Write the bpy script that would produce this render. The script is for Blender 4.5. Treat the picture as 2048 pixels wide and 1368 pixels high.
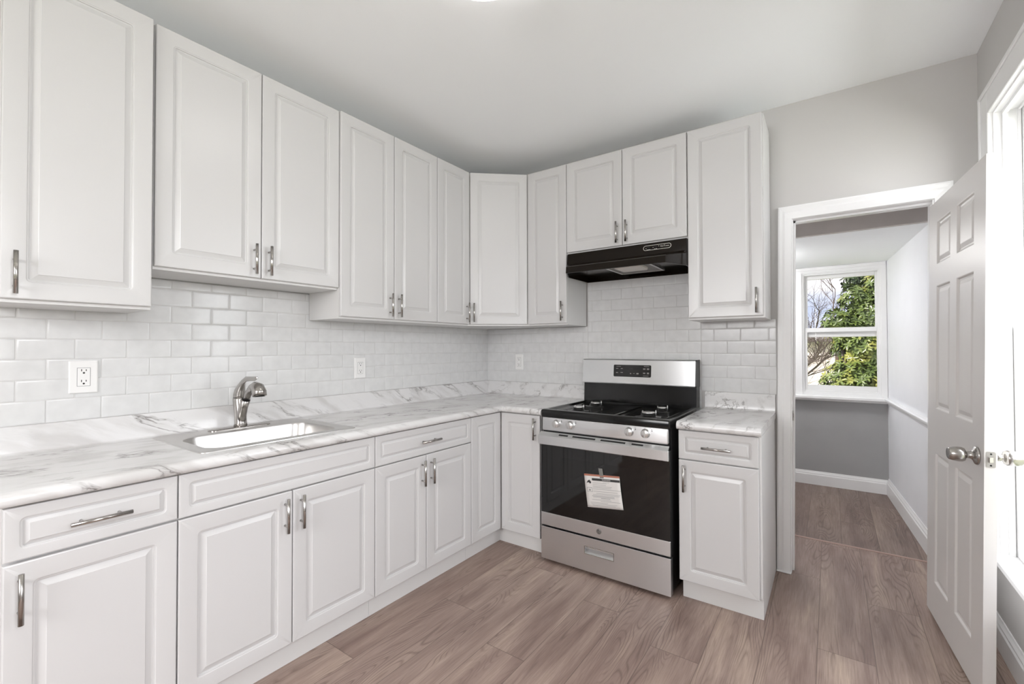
import bpy, bmesh, math, random
from mathutils import Vector, Matrix
random.seed(7)
S = 0.0254                      # everything below is written in inches
for o in list(bpy.data.objects): bpy.data.objects.remove(o)
sc = bpy.context.scene
COL = sc.collection

# ------------------------------------------------------------------ camera
YAW, PITCH, ROLL = math.radians(34.2), math.radians(0.77), math.radians(-0.17)
fw = Vector((-math.sin(YAW)*math.cos(PITCH), math.cos(YAW)*math.cos(PITCH), math.sin(PITCH)))
ri0 = Vector((math.cos(YAW), math.sin(YAW), 0)); up0 = ri0.cross(fw)
ri = ri0*math.cos(ROLL) + up0*math.sin(ROLL); up = -ri0*math.sin(ROLL) + up0*math.cos(ROLL)
cd = bpy.data.cameras.new('camera'); cam = bpy.data.objects.new('camera', cd); COL.objects.link(cam)
M = Matrix((ri, up, -fw)).transposed().to_4x4(); M.translation = Vector((96.04, -116.5, 50.87))*S
cam.matrix_world = M
cd.sensor_width = 36; cd.sensor_fit = 'HORIZONTAL'; cd.lens = 887.56/2048*36
cd.shift_x = -(1057.72-1024)/2048; cd.shift_y = 0; cd.clip_start = 0.02
sc.camera = cam

# ------------------------------------------------------------------ light and exposure
sc.view_settings.view_transform = 'Standard'; sc.view_settings.look = 'None'
sc.view_settings.gamma = 1; sc.view_settings.exposure = 0.35
sc.view_settings.use_curve_mapping = False
sc.cycles.max_bounces = 14; sc.cycles.diffuse_bounces = 8; sc.cycles.glossy_bounces = 6
sc.cycles.transparent_max_bounces = 16; sc.cycles.sample_clamp_indirect = 6
w = bpy.data.worlds.new('sky'); sc.world = w; w.use_nodes = True
nt = w.node_tree; nt.nodes.clear()
out = nt.nodes.new('ShaderNodeOutputWorld'); bg = nt.nodes.new('ShaderNodeBackground')
tc = nt.nodes.new('ShaderNodeTexCoord'); mp = nt.nodes.new('ShaderNodeMapping'); mp.inputs['Scale'].default_value = (2, 2, 7)
nz = nt.nodes.new('ShaderNodeTexNoise'); nz.inputs['Scale'].default_value = 1.6; nz.inputs['Detail'].default_value = 5
cr = nt.nodes.new('ShaderNodeValToRGB')
cr.color_ramp.elements[0].position = .38; cr.color_ramp.elements[0].color = (.50, .58, .80, 1)
cr.color_ramp.elements[1].position = .6; cr.color_ramp.elements[1].color = (.95, .93, .97, 1)
nt.links.new(tc.outputs['Generated'], mp.inputs[0]); nt.links.new(mp.outputs[0], nz.inputs['Vector'])
nt.links.new(nz.outputs[0], cr.inputs[0]); nt.links.new(cr.outputs[0], bg.inputs[0]); nt.links.new(bg.outputs[0], out.inputs[0])
bg.inputs[1].default_value = 1.0

def lamp(kind, name, loc, energy, color=(1, 1, 1), d=None, size=None, size_y=None):
    l = bpy.data.lights.new(name, kind); l.energy = energy; l.color = color
    o = bpy.data.objects.new(name, l); COL.objects.link(o); o.location = Vector(loc)*S
    if size: l.size = size*S
    if size_y: l.shape = 'RECTANGLE'; l.size_y = size_y*S
    if d is not None: o.rotation_euler = Vector(d).to_track_quat('-Z', 'Y').to_euler()
    return o
sun = lamp('SUN', 'sun', (0, 0, 400), 6.0, (1, .95, .86), (.52, .50, -.70)); sun.data.angle = math.radians(.6)
# daylight through the side window; last two are fill through added, unseen windows
lamp('AREA', 'daylight_window_side', (146, -30, 82), 70, (.95, .98, 1), (-1, .05, -.6), 60, 80)
lamp('AREA', 'daylight_window_glow', (127.5, -27.2, 53.5), 5, (.97, .985, 1), (-1, 0, 0), 35, 74)
lamp('AREA', 'fill_added_window_rear', (146, -112, 82), 105, (.97, .98, 1), (-1, .1, -.6), 60, 80)  # fill through the added side window beside the camera
lamp('AREA', 'fill_added_window_front', (58, -204, 90), 140, (1, .99, .985), (0, 1, -.6), 80, 75)  # frontal fill through the added front-wall window

# ------------------------------------------------------------------ materials
def srgb(*c): return tuple((x/255/12.92 if x/255 <= .04045 else ((x/255+.055)/1.055)**2.4) for x in c)
class N:
    def __init__(s, name):
        s.m = bpy.data.materials.new(name); s.m.use_nodes = True; s.t = s.m.node_tree
        s.p = s.t.nodes['Principled BSDF']; s.o = s.t.nodes['Material Output']
    def n(s, t, **k):
        x = s.t.nodes.new('ShaderNode'+t)
        for a, b in k.items():
            if a in x.inputs: x.inputs[a].default_value = b
            else: setattr(x, a, b)
        return x
    def l(s, a, b): s.t.links.new(a, b)
    def coord(s, sc_=(1, 1, 1), rot=(0, 0, 0), kind='Object', loc=(0, 0, 0)):
        c = s.n('TexCoord'); m = s.n('Mapping'); m.inputs['Scale'].default_value = sc_; m.inputs['Rotation'].default_value = rot
        m.inputs['Location'].default_value = loc
        s.l(c.outputs[kind], m.inputs[0]); return m.outputs[0]
    def ramp(s, fac, *stops):
        r = s.n('ValToRGB'); e = r.color_ramp.elements
        while len(e) < len(stops): e.new(.5)
        for i, (p, c) in enumerate(stops): e[i].position = p; e[i].color = (*c, 1) if len(c) == 3 else c
        s.l(fac, r.inputs[0]); return r.outputs[0]
    def math(s, op, a, b=None, c=None):
        m = s.n('Math'); m.operation = op
        for i, x in enumerate((a, b, c)):
            if x is None: continue
            if isinstance(x, (int, float)): m.inputs[i].default_value = x
            else: s.l(x, m.inputs[i])
        return m.outputs[0]
    def mix(s, f, a, b, mode='MIX'):
        m = s.n('Mix'); m.data_type = 'RGBA'; m.blend_type = mode
        for i, x in ((0, f), (6, a), (7, b)):
            if isinstance(x, (int, float)): m.inputs[i].default_value = x
            elif isinstance(x, tuple): m.inputs[i].default_value = (*x, 1)
            else: s.l(x, m.inputs[i])
        return m.outputs[2]
    def bump(s, h, strength=.2, dist=.001):
        b = s.n('Bump'); b.inputs['Strength'].default_value = strength; b.inputs['Distance'].default_value = dist
        s.l(h, b.inputs['Height']); s.l(b.outputs[0], s.p.inputs['Normal'])
def plain(name, col, rough=.5, metal=0, coat=0, spec=None, noise=0, nscale=40, bump=0, bscale=300):
    a = N(name); a.p.inputs['Base Color'].default_value = (*col, 1); a.p.inputs['Roughness'].default_value = rough
    a.p.inputs['Metallic'].default_value = metal; a.p.inputs['Coat Weight'].default_value = coat
    if spec is not None: a.p.inputs['Specular IOR Level'].default_value = spec
    if noise:
        q = a.n('TexNoise', Scale=nscale, Detail=3.0); a.l(a.coord(), q.inputs['Vector'])
        d = tuple(c*(1-noise) for c in col); e = tuple(min(1, c*(1+noise)) for c in col)
        a.l(a.ramp(q.outputs[0], (.3, d), (.7, e)), a.p.inputs['Base Color'])
    if bump:
        q = a.n('TexNoise', Scale=bscale, Detail=2.0); a.l(a.coord(), q.inputs['Vector']); a.bump(q.outputs[0], bump, .0006)
    return a.m
M_cab = plain('white_thermofoil', srgb(203, 202, 202), .3, bump=.04, bscale=160)
M_body = plain('white_melamine', srgb(213, 212, 211), .38)
M_dark = plain('dark_recess', (.01, .01, .01), .8)
M_wall = plain('warm_grey_wall_paint', srgb(197, 195, 193), .55, bump=.06, bscale=220)
M_wall_grey = plain('mid_grey_wall_paint', srgb(160, 160, 160), .5, bump=.08, bscale=200, noise=.02, nscale=6)
M_ceil = plain('white_ceiling_paint', srgb(248, 250, 252), .7, bump=.05, bscale=200)
M_white_paint = plain('white_wall_paint', srgb(228, 229, 232), .5, noise=.015, nscale=5, bump=.08, bscale=150)
M_trim = plain('white_trim_gloss', srgb(236, 236, 236), .3)
M_door = plain('white_door_paint', srgb(209, 206, 204), .38)
M_beam = plain('grey_header_paint', srgb(196, 190, 187), .6, noise=.03, nscale=9)
M_plate = plain('white_outlet_plastic', srgb(232, 231, 230), .25)
M_black = plain('black_enamel', (.005, .005, .005), .14, spec=.4)
M_blackside = plain('black_side_panel', (.010, .010, .010), .35)
M_hood = plain('black_hood_enamel', (.008, .005, .003), .14, spec=.22)
M_glassblack = plain('black_oven_glass', (.002, .002, .002), .04, spec=.62)
M_glassinner = plain('oven_window_tint', (.005, .005, .005), .05, spec=.55)
M_display = plain('control_display', (.008, .007, .007), .15)
M_nickel = plain('brushed_nickel', (.44, .42, .40), .24, metal=1)
M_chrome = plain('bright_burner_metal', (.66, .65, .64), .34, metal=1)
M_latch = plain('satin_latch_metal', (.5, .48, .46), .4, metal=1)
M_ink = plain('printed_ink', (.03, .03, .03), .6)
M_greyink = plain('grey_print', (.28, .28, .28), .6)
M_silk = plain('pale_print', (.62, .60, .56), .5)
M_paper = plain('notice_paper', srgb(214, 211, 208), .6)
M_orange = plain('notice_orange_band', srgb(168, 108, 88), .6)
M_tape = plain('clear_tape', srgb(120, 120, 116), .2)
M_lens = plain('frosted_lens', srgb(215, 210, 205), .35)
M_badge = plain('grey_badge', (.10, .095, .09), .35, metal=.6)
def steel(name, col, rough, axis):
    a = N(name); a.p.inputs['Metallic'].default_value = 1; a.p.inputs['Anisotropic'].default_value = .65 if axis == 0 else 0
    if axis == 0: tg = a.n('Tangent'); tg.direction_type = 'RADIAL'; tg.axis = 'Z'; a.l(tg.outputs[0], a.p.inputs['Tangent']); a.p.inputs['Anisotropic Rotation'].default_value = .25
    scl = [2600, 2600, 2600]; scl[axis] = 25
    q = a.n('TexNoise', Scale=1.0, Detail=2.0); a.l(a.coord(tuple(scl)), q.inputs['Vector'])
    a.l(a.ramp(q.outputs[0], (.3, tuple(c*.985 for c in col)), (.7, tuple(c*1.015 for c in col))), a.p.inputs['Base Color'])
    r = a.n('MapRange'); r.inputs[3].default_value = rough-.02; r.inputs[4].default_value = rough+.03
    a.l(q.outputs[0], r.inputs[0]); a.l(r.outputs[0], a.p.inputs['Roughness'])
    a.bump(q.outputs[0], .02, .0002)
    return a.m
M_steel = steel('brushed_stainless', (.72, .725, .73), .29, 0)
M_sink = steel('sink_stainless', (.62, .605, .59), .3, 1)
def marble():
    a = N('white_marble_laminate')
    c = a.coord((1, 1, 1), loc=(3.1, 1.7, .4))
    w1 = a.n('TexNoise', Scale=2.2, Detail=4.0, Roughness=.5); a.l(c, w1.inputs['Vector'])
    dis = a.n('Mix'); dis.data_type = 'RGBA'; dis.blend_type = 'ADD'; dis.inputs[0].default_value = .16
    a.l(c, dis.inputs[6]); a.l(w1.outputs['Color'], dis.inputs[7])
    st = a.n('Mapping'); st.inputs['Rotation'].default_value = (.55, .5, .2); a.l(dis.outputs[2], st.inputs[0])
    s2 = a.n('Mapping'); s2.inputs['Scale'].default_value = (11, 1.7, 13); a.l(st.outputs[0], s2.inputs[0])
    n1 = a.n('TexNoise', Scale=1.0, Detail=5.0, Roughness=.6); a.l(s2.outputs[0], n1.inputs['Vector'])
    v = a.math('ABSOLUTE', a.math('SUBTRACT', n1.outputs[0], .5))
    vein = a.ramp(v, (0, (1, 1, 1)), (.013, (.4, .4, .4)), (.045, (0, 0, 0)))
    n2 = a.n('TexNoise', Scale=.75, Detail=2.0); a.l(s2.outputs[0], n2.inputs['Vector'])
    mask = a.ramp(n2.outputs[0], (.50, (.05, .05, .05)), (.64, (1, 1, 1)))
    f = a.math('MULTIPLY', vein, mask)
    n3 = a.n('TexNoise', Scale=1.1, Detail=5.0); a.l(s2.outputs[0], n3.inputs['Vector'])
    base = a.ramp(n3.outputs[0], (.36, srgb(200, 198, 197)), (.5, srgb(218, 217, 217)))
    col = a.mix(a.math('MULTIPLY', f, .95), base, srgb(112, 107, 104))
    a.l(col, a.p.inputs['Base Color']); a.p.inputs['Roughness'].default_value = .22
    return a.m
M_marble = marble()
def tilemat():
    a = N('glossy_white_tile')
    q = a.n('TexNoise', Scale=22.0, Detail=2.0); a.l(a.coord(), q.inputs['Vector'])
    a.l(a.ramp(q.outputs[0], (.3, srgb(209, 209, 209)), (.7, srgb(216, 216, 216))), a.p.inputs['Base Color'])
    a.p.inputs['Roughness'].default_value = .16; a.p.inputs['Specular IOR Level'].default_value = .3
    a.bump(q.outputs[0], .15, .0012)
    return a.m
M_tile = tilemat()
M_grout = plain('pale_grout', srgb(205, 204, 203), .7)
def floormat(name, dark=1.0, ox=93.7):
    a = N(name)
    W, L = 7.87*S, 48*S
    c = a.n('TexCoord'); sp = a.n('SeparateXYZ'); a.l(c.outputs['Object'], sp.inputs[0])
    xr = a.math('DIVIDE', a.math('SUBTRACT', sp.outputs[0], ox*S), W); row = a.math('FLOOR', xr); fx = a.math('FRACT', xr)
    yo = a.math('ADD', sp.outputs[1], a.math('ADD', a.math('MULTIPLY', row, 21.05*S*-1), 26.55*S))
    yr = a.math('DIVIDE', yo, L); cell = a.math('FLOOR', yr); fy = a.math('FRACT', yr)
    cv = a.n('CombineXYZ'); a.l(row, cv.inputs[0]); a.l(cell, cv.inputs[1])
    wn = a.n('TexWhiteNoise', noise_dimensions='3D'); a.l(cv.outputs[0], wn.inputs['Vector'])
    # grain coordinates, shifted per plank
    sh = a.n('VectorMath', operation='MULTIPLY_ADD'); a.l(wn.outputs['Color'], sh.inputs[0]); sh.inputs[1].default_value = (3.1, 7.3, 5.1)
    a.l(c.outputs['Object'], sh.inputs[2])
    m1 = a.n('Mapping'); m1.inputs['Scale'].default_value = (13, 1.5, 1); a.l(sh.outputs[0], m1.inputs[0])
    big = a.n('TexNoise', Scale=1.0, Detail=4.0, Roughness=.55, Distortion=.4); a.l(m1.outputs[0], big.inputs['Vector'])
    m2 = a.n('Mapping'); m2.inputs['Scale'].default_value = (190, 7, 1); a.l(sh.outputs[0], m2.inputs[0])
    fine = a.n('TexNoise', Scale=1.0, Detail=5.0, Roughness=.65); a.l(m2.outputs[0], fine.inputs['Vector'])
    # cathedral rings
    m3 = a.n('Mapping'); m3.inputs['Scale'].default_value = (7, 1.1, 1); a.l(sh.outputs[0], m3.inputs[0])
    rn = a.n('TexNoise', Scale=1.0, Detail=1.5, Distortion=.25); a.l(m3.outputs[0], rn.inputs['Vector'])
    ring = a.math('FRACT', a.math('MULTIPLY', rn.outputs[0], 34.0))
    ringl = a.ramp(ring, (0, (1, 1, 1)), (.22, (.1, .1, .1)), (.75, (0, 0, 0)), (1, (1, 1, 1)))
    n4 = a.n('TexNoise', Scale=1.3, Detail=1.0); a.l(m3.outputs[0], n4.inputs['Vector'])
    rmask = a.ramp(n4.outputs[0], (.47, (0, 0, 0)), (.6, (1, 1, 1)))
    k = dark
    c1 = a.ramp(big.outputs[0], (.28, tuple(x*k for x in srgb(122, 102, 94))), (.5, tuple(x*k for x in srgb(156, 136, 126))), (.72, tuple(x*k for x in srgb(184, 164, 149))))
    c2 = a.mix(a.math('MULTIPLY', wn.outputs['Value'], .45), c1, tuple(x*k for x in srgb(130, 108, 101)))
    c3 = a.mix(a.ramp(fine.outputs[0], (.35, (.34, .34, .34)), (.62, (0, 0, 0))), c2, tuple(x*k for x in srgb(100, 81, 74)))
    c4 = a.mix(a.math('MULTIPLY', a.math('MULTIPLY', ringl, rmask), .6), c3, tuple(x*k for x in srgb(92, 73, 66)))
    ex = a.math('MINIMUM', fx, a.math('SUBTRACT', 1.0, fx)); ey = a.math('MINIMUM', fy, a.math('SUBTRACT', 1.0, fy))
    seam = a.math('MAXIMUM', a.math('LESS_THAN', ex, .009), a.math('LESS_THAN', ey, .0015))
    c5 = a.mix(a.math('MULTIPLY', seam, .45), c4, tuple(x*k for x in srgb(62, 48, 42)))
    a.l(c5, a.p.inputs['Base Color'])
    a.l(a.ramp(fine.outputs[0], (.3, (.5, .5, .5)), (.7, (.38, .38, .38))), a.p.inputs['Roughness'])
    h = a.math('SUBTRACT', fine.outputs[0], a.math('MULTIPLY', seam, 1.2)); a.bump(h, .18, .0006)
    return a.m
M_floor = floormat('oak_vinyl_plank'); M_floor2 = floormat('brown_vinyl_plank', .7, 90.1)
def glassmat():
    a = N('window_glass'); tr = a.n('BsdfTransparent'); gl = a.n('BsdfGlossy', Roughness=.0); fr = a.n('Fresnel', IOR=1.45)
    mx = a.n('MixShader'); ge = a.n('NewGeometry'); a.l(a.math('MULTIPLY', fr.outputs[0], a.math('SUBTRACT', 1.0, ge.outputs['Backfacing'])), mx.inputs[0]); a.l(tr.outputs[0], mx.inputs[1]); a.l(gl.outputs[0], mx.inputs[2])
    a.l(mx.outputs[0], a.o.inputs[0]); return a.m
M_glass = glassmat()
def emit(name, col, st):
    a = N(name); a.p.inputs['Base Color'].default_value = (*col, 1); a.p.inputs['Emission Color'].default_value = (*col, 1)
    a.p.inputs['Emission Strength'].default_value = st; a.p.inputs['Roughness'].default_value = .3; return a.m
M_lampglass = emit('lit_lamp_glass', (1, .98, .95), 4.5)
M_fillglass = emit('added_fill_lamp_glass', (1, .985, .97), 44.0)  # strong glow for the added, unseen far-room lamp
def leafmat(name, c0, c1, c2):
    a = N(name); q = a.n('TexNoise', Scale=3.5, Detail=3.0); a.l(a.coord(), q.inputs['Vector'])
    a.l(a.ramp(q.outputs[0], (.32, c0), (.5, c1), (.68, c2)), a.p.inputs['Base Color'])
    a.p.inputs['Roughness'].default_value = .35
    return a.m
M_leaf = leafmat('rhododendron_leaf', srgb(52, 66, 32), srgb(94, 110, 54), srgb(158, 154, 78))
M_leafd = leafmat('dark_evergreen_leaf', srgb(34, 46, 28), srgb(52, 68, 40), srgb(78, 92, 54))
M_bark = plain('bare_bark', srgb(96, 84, 80), .8, noise=.2)
M_lawn = plain('lawn', srgb(134, 142, 78), .9, noise=.25, nscale=3)
def siding():
    a = N('pale_siding'); sp = a.n('SeparateXYZ'); a.l(a.coord(), sp.inputs[0])
    f = a.math('FRACT', a.math('DIVIDE', sp.outputs[2], 5*S)); s_ = a.math('LESS_THAN', f, .1)
    a.l(a.mix(a.math('MULTIPLY', s_, .35), srgb(240, 228, 224), srgb(170, 150, 146)), a.p.inputs['Base Color'])
    a.p.inputs['Roughness'].default_value = .7; return a.m
M_siding = siding(); M_roof = plain('grey_shingle', srgb(120, 112, 110), .9, noise=.15, nscale=12)
M_brick = plain('distant_brush', srgb(150, 126, 112), .9, noise=.25, nscale=4)

# ------------------------------------------------------------------ mesh helpers
class B:
    def __init__(s): s.bm = bmesh.new(); s.mi = 0; s.smooth = False
    def v(s, p): return s.bm.verts.new(p)
    def face(s, vs):
        try:
            f = s.bm.faces.new(vs); f.material_index = s.mi; f.smooth = s.smooth; return f
        except ValueError: return None
    def loops(s, L, cap0=True, cap1=True, closed=True):
        V = [[s.v(p) for p in l] for l in L]; n = len(V[0])
        for a, b in zip(V, V[1:]):
            for i in range(n if closed else n-1):
                j = (i+1) % n; s.face([a[i], a[j], b[j], b[i]])
        if cap0: s.face(V[0][::-1])
        if cap1: s.face(V[-1])
        return s
    def box(s, x0, y0, z0, x1, y1, z1, bev=0):
        if x0 > x1: x0, x1 = x1, x0
        if y0 > y1: y0, y1 = y1, y0
        if z0 > z1: z0, z1 = z1, z0
        def rect(x0, y0, x1, y1, z): return [(x0, y0, z), (x1, y0, z), (x1, y1, z), (x0, y1, z)]
        if not bev: return s.loops([rect(x0, y0, x1, y1, z0), rect(x0, y0, x1, y1, z1)])
        b = min(bev, (x1-x0)/2.01, (y1-y0)/2.01, (z1-z0)/2.01)
        def oct_(x0, y0, x1, y1, z, i): # chamfered rectangle
            x0 += i; y0 += i; x1 -= i; y1 -= i; k = b
            return [(x0+k, y0, z), (x1-k, y0, z), (x1, y0+k, z), (x1, y1-k, z), (x1-k, y1, z), (x0+k, y1, z), (x0, y1-k, z), (x0, y0+k, z)]
        def o(i, z): 
            k = b if i == 0 else .001
            xa, ya, xb, yb = x0+i, y0+i, x1-i, y1-i
            return [(xa+k, ya, z), (xb-k, ya, z), (xb, ya+k, z), (xb, yb-k, z), (xb-k, yb, z), (xa+k, yb, z), (xa, yb-k, z), (xa, ya+k, z)]
        return s.loops([o(b, z0), o(0, z0+b), o(0, z1-b), o(b, z1)])
    def prism(s, poly, z0, z1): return s.loops([[(x, y, z0) for x, y in poly], [(x, y, z1) for x, y in poly]])
    def tube(s, pts, radii, n=16, cap=True, flat=None):
        pts = [Vector(p) for p in pts]
        if not hasattr(radii, '__len__'): radii = [radii]*len(pts)
        L = []; prev = None
        for i, p in enumerate(pts):
            t = (pts[min(i+1, len(pts)-1)]-pts[max(i-1, 0)]).normalized()
            if prev is None:
                a = Vector((0, 0, 1)) if abs(t.z) < .9 else Vector((0, 1, 0)); u = t.cross(a).normalized()
            else: u = (prev-t*prev.dot(t)).normalized()
            prev = u; v = t.cross(u)
            r = radii[i]; ru, rv = (r, r) if not hasattr(r, '__len__') else r
            L.append([tuple(p+u*math.cos(k/n*2*math.pi)*ru+v*math.sin(k/n*2*math.pi)*rv) for k in range(n)])
        old = s.smooth; s.smooth = True; s.loops(L, cap, cap); s.smooth = old; return s
    def lathe(s, prof, origin, axis=(0, 0, 1), n=32, cap=True):
        ax = Vector(axis).normalized(); a = Vector((0, 0, 1)) if abs(ax.z) < .9 else Vector((1, 0, 0))
        u = ax.cross(a).normalized(); v = ax.cross(u); o = Vector(origin); L = []
        for r, h in prof: L.append([tuple(o+ax*h+u*math.cos(k/n*2*math.pi)*r+v*math.sin(k/n*2*math.pi)*r) for k in range(n)])
        old = s.smooth; s.smooth = True; s.loops(L, cap, cap); s.smooth = old; return s
def rrect(u0, v0, u1, v1, r, seg=4):
    r = max(.001, min(r, (u1-u0)/2-.001, (v1-v0)/2-.001)); P = []
    for cx, cy, a0 in ((u1-r, v0+r, -90), (u1-r, v1-r, 0), (u0+r, v1-r, 90), (u0+r, v0+r, 180)):
        for k in range(seg+1):
            a = math.radians(a0+90*k/seg); P.append((cx+r*math.cos(a), cy+r*math.sin(a)))
    return P
def empty(name, loc=(0, 0, 0)):
    o = bpy.data.objects.new(name, None); COL.objects.link(o); o.location = Vector(loc)*S; o.empty_display_size = .05; return o
def wpos(o):
    p = Vector((0, 0, 0))
    while o is not None: p += o.location; o = o.parent
    return p
def obj(name, b, mats, parent=None, loc=None, smooth_angle=None):
    bm = b.bm
    base = wpos(parent) if parent is not None else Vector((0, 0, 0))
    loc = Vector(loc)*S if loc is not None else None
    if loc is None:
        if parent is None and bm.verts:
            xs = [v.co.x for v in bm.verts]; ys = [v.co.y for v in bm.verts]; zs = [v.co.z for v in bm.verts]
            loc = Vector(((min(xs)+max(xs))/2, (min(ys)+max(ys))/2, min(zs)))*S
        else: loc = base.copy()
    for v in bm.verts: v.co = v.co*S-loc
    bmesh.ops.recalc_face_normals(bm, faces=bm.faces)
    me = bpy.data.meshes.new(name); bm.to_mesh(me); bm.free()
    for m in (mats if isinstance(mats, (list, tuple)) else [mats]): me.materials.append(m)
    o = bpy.data.objects.new(name, me); COL.objects.link(o)
    o.location = loc-base
    if parent is not None: o.parent = parent
    if smooth_angle:
        for p in me.polygons: p.use_smooth = True
        me.set_sharp_from_angle(angle=math.radians(smooth_angle))
    return o
def tag(o, label, cat, group=None, kind=None):
    o['label'] = label; o['category'] = cat
    if group: o['group'] = group
    if kind: o['kind'] = kind
    return o
def struct(name, b, m, **k):
    o = obj(name, b, m, loc=(0, 0, 0), **k); o['kind'] = 'structure'; return o
def text(name, s_, parent, origin, udir, vdir, height, mat, depth=.01, align='CENTER', shear=0):
    cu = bpy.data.curves.new(name, 'FONT'); cu.body = s_; cu.size = height; cu.align_x = align; cu.align_y = 'CENTER'; cu.extrude = depth/2; cu.shear = shear
    cu.resolution_u = 3
    t = bpy.data.objects.new('tmp_text', cu); COL.objects.link(t)
    me = bpy.data.meshes.new_from_object(t.evaluated_get(bpy.context.evaluated_depsgraph_get()))
    bpy.data.objects.remove(t)
    u = Vector(udir).normalized(); v = Vector(vdir).normalized(); n = u.cross(v)
    base = wpos(parent)
    for x in me.vertices:
        p = Vector(origin)+u*x.co.x+v*x.co.y+n*x.co.z; x.co = p*S-base
    me.materials.clear(); me.materials.append(mat)
    o = bpy.data.objects.new(name, me); COL.objects.link(o); o.parent = parent; return o

# ------------------------------------------------------------------ room shell
ZC = 106.3; XR = 119.5; YF = -176.0
def wall_grid(b, axis, c0, c1, u0, u1, z0, z1, holes):
    """a wall slab, axis 'x' (plane across x) or 'y', with rectangular openings (u0,z0,u1,z1)"""
    us = sorted({u0, u1, *[h[0] for h in holes], *[h[2] for h in holes]}); zs = sorted({z0, z1, *[h[1] for h in holes], *[h[3] for h in holes]})
    for ua, ub in zip(us, us[1:]):
        for za, zb in zip(zs, zs[1:]):
            um, zm = (ua+ub)/2, (za+zb)/2
            if any(h[0] < um < h[2] and h[1] < zm < h[3] for h in holes): continue
            if axis == 'x': b.box(c0, ua, za, c1, ub, zb)
            else: b.box(ua, c0, za, ub, c1, zb)
    return b
b = B(); b.box(-5, YF-5, 0, 0, 5, ZC); struct('wall_left', b, M_wall)
b = B(); wall_grid(b, 'y', 0, 5, 0, XR, 0, ZC, [(87.9, -1, 113.0, 80.0)]); struct('wall_back', b, M_wall)
W1 = (-45.0, 16.0, -9.4, 91.0); W3 = (-130.0, 16.0, -94.0, 91.0)
b = B(); wall_grid(b, 'x', XR, XR+5.5, YF-5, 5, 0, ZC, [W1, W3]); struct('wall_right', b, M_wall)
WF = (28.0, 29.0, 88.0, 91.0)
b = B(); wall_grid(b, 'y', YF-5, YF, 0, XR, 0, ZC, [WF]); struct('wall_front', b, M_wall)
b = B(); b.box(-5, YF-5, ZC, XR+5.5, 5, ZC+5); struct('ceiling', b, M_ceil)
b = B(); b.box(-5, YF-5, -3, XR+5.5, 23.4, 0); struct('floor', b, M_floor)
# room behind the doorway
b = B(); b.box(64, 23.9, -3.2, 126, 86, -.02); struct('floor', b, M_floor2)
b = B(); b.box(64, 23.25, -.1, 116.2, 24.0, .12, .04); struct('trim_1', b, plain('threshold_strip', srgb(168, 142, 132), .45))
b = B(); wall_grid(b, 'y', 80, 85, 60, 112.35, -3, 86, [(87.3, 33.0, 110.6, 78.6)])
o = struct('wall_far', b, [M_wall_grey, M_trim])
b = B(); b.prism([(112.25, 80.0), (117.3, 5.0), (122, 5), (118, 85), (112.3, 85)], -3, 90); struct('wall_far_right', b, M_white_paint)
b = B(); b.box(59, 5, -3, 64, 85, 90); struct('wall_far_left', b, M_white_paint)
b = B(); b.box(64, 24.0, 80.5, 116.4, 85, 84); struct('ceiling_far', b, M_ceil)
b = B(); b.box(64, 22.5, 80.45, 116.4, 23.98, 90); struct('wall_header', b, M_beam)
b = B(); b.box(64, 5, 90, 118, 24, 94); struct('ceiling_passage', b, M_ceil)

# doorway casing and jamb
b = B()
CX0, CXI, CZ, CZI = 85.95, 88.7, 82.75, 79.75
def casing_side(b, xa, xb, z1, dirn):   # xa outer, xb inner
    prof = [(0, 0), (0, .72), (.3, .8), (.9, .62), (1.3, .7), (2.2, .5), (2.6, .42), (2.75, 0)]
    w = abs(xb-xa); s_ = 1 if xb > xa else -1
    L = []
    for z, top in ((0, 0), (z1, 1)):
        L.append([(xa+s_*u*w/2.75, -h, z-(0 if not top else 0)+(0 if not top else -u*w/2.75)) for u, h in prof])
    b.loops(L)
XJ = 112.6
casing_side(b, CX0, CXI, CZ, 1); casing_side(b, XJ+2.75, XJ, CZ, -1)
prof = [(0, 0), (0, .72), (.3, .8), (.9, .62), (1.3, .7), (2.2, .5), (2.6, .42), (2.75, 0)]
b.loops([[(CX0+u, -h, CZ-u*3/2.75) for u, h in prof], [(XJ+2.75-u, -h, CZ-u*3/2.75) for u, h in prof]])
b.box(CXI-.9, -.05, 0, CXI+.15, 5.1, CZI+.1); b.box(XJ-.15, -.05, 0, XJ+.7, 5.1, CZI+.1); b.box(CXI-.8, -.05, CZI, XJ+.7, 5.1, CZI+.35)
b.box(CXI+.15, 1.6, 0, CXI+.55, 3.0, CZI); b.box(CXI, 1.6, CZI-.4, XJ, 3.0, CZI)
b.box(CX0-.1, -1.1, 0, CXI+.1, 0, .35, .12)
for v_ in b.bm.verts: v_.co.x += (v_.co.z-42)*.012
struct('trim_2', b, M_trim)
b = B(); b.box(CXI+.14, .5, 34.2, CXI+.2, 1.5, 36.4); b.mi = 1; b.box(CXI+.15, .75, 34.9, CXI+.22, 1.25, 35.8)
tag(obj('strike_plate', b, [M_nickel, M_dark]), 'small metal strike plate set in the white doorway jamb', 'strike plate')

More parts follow.
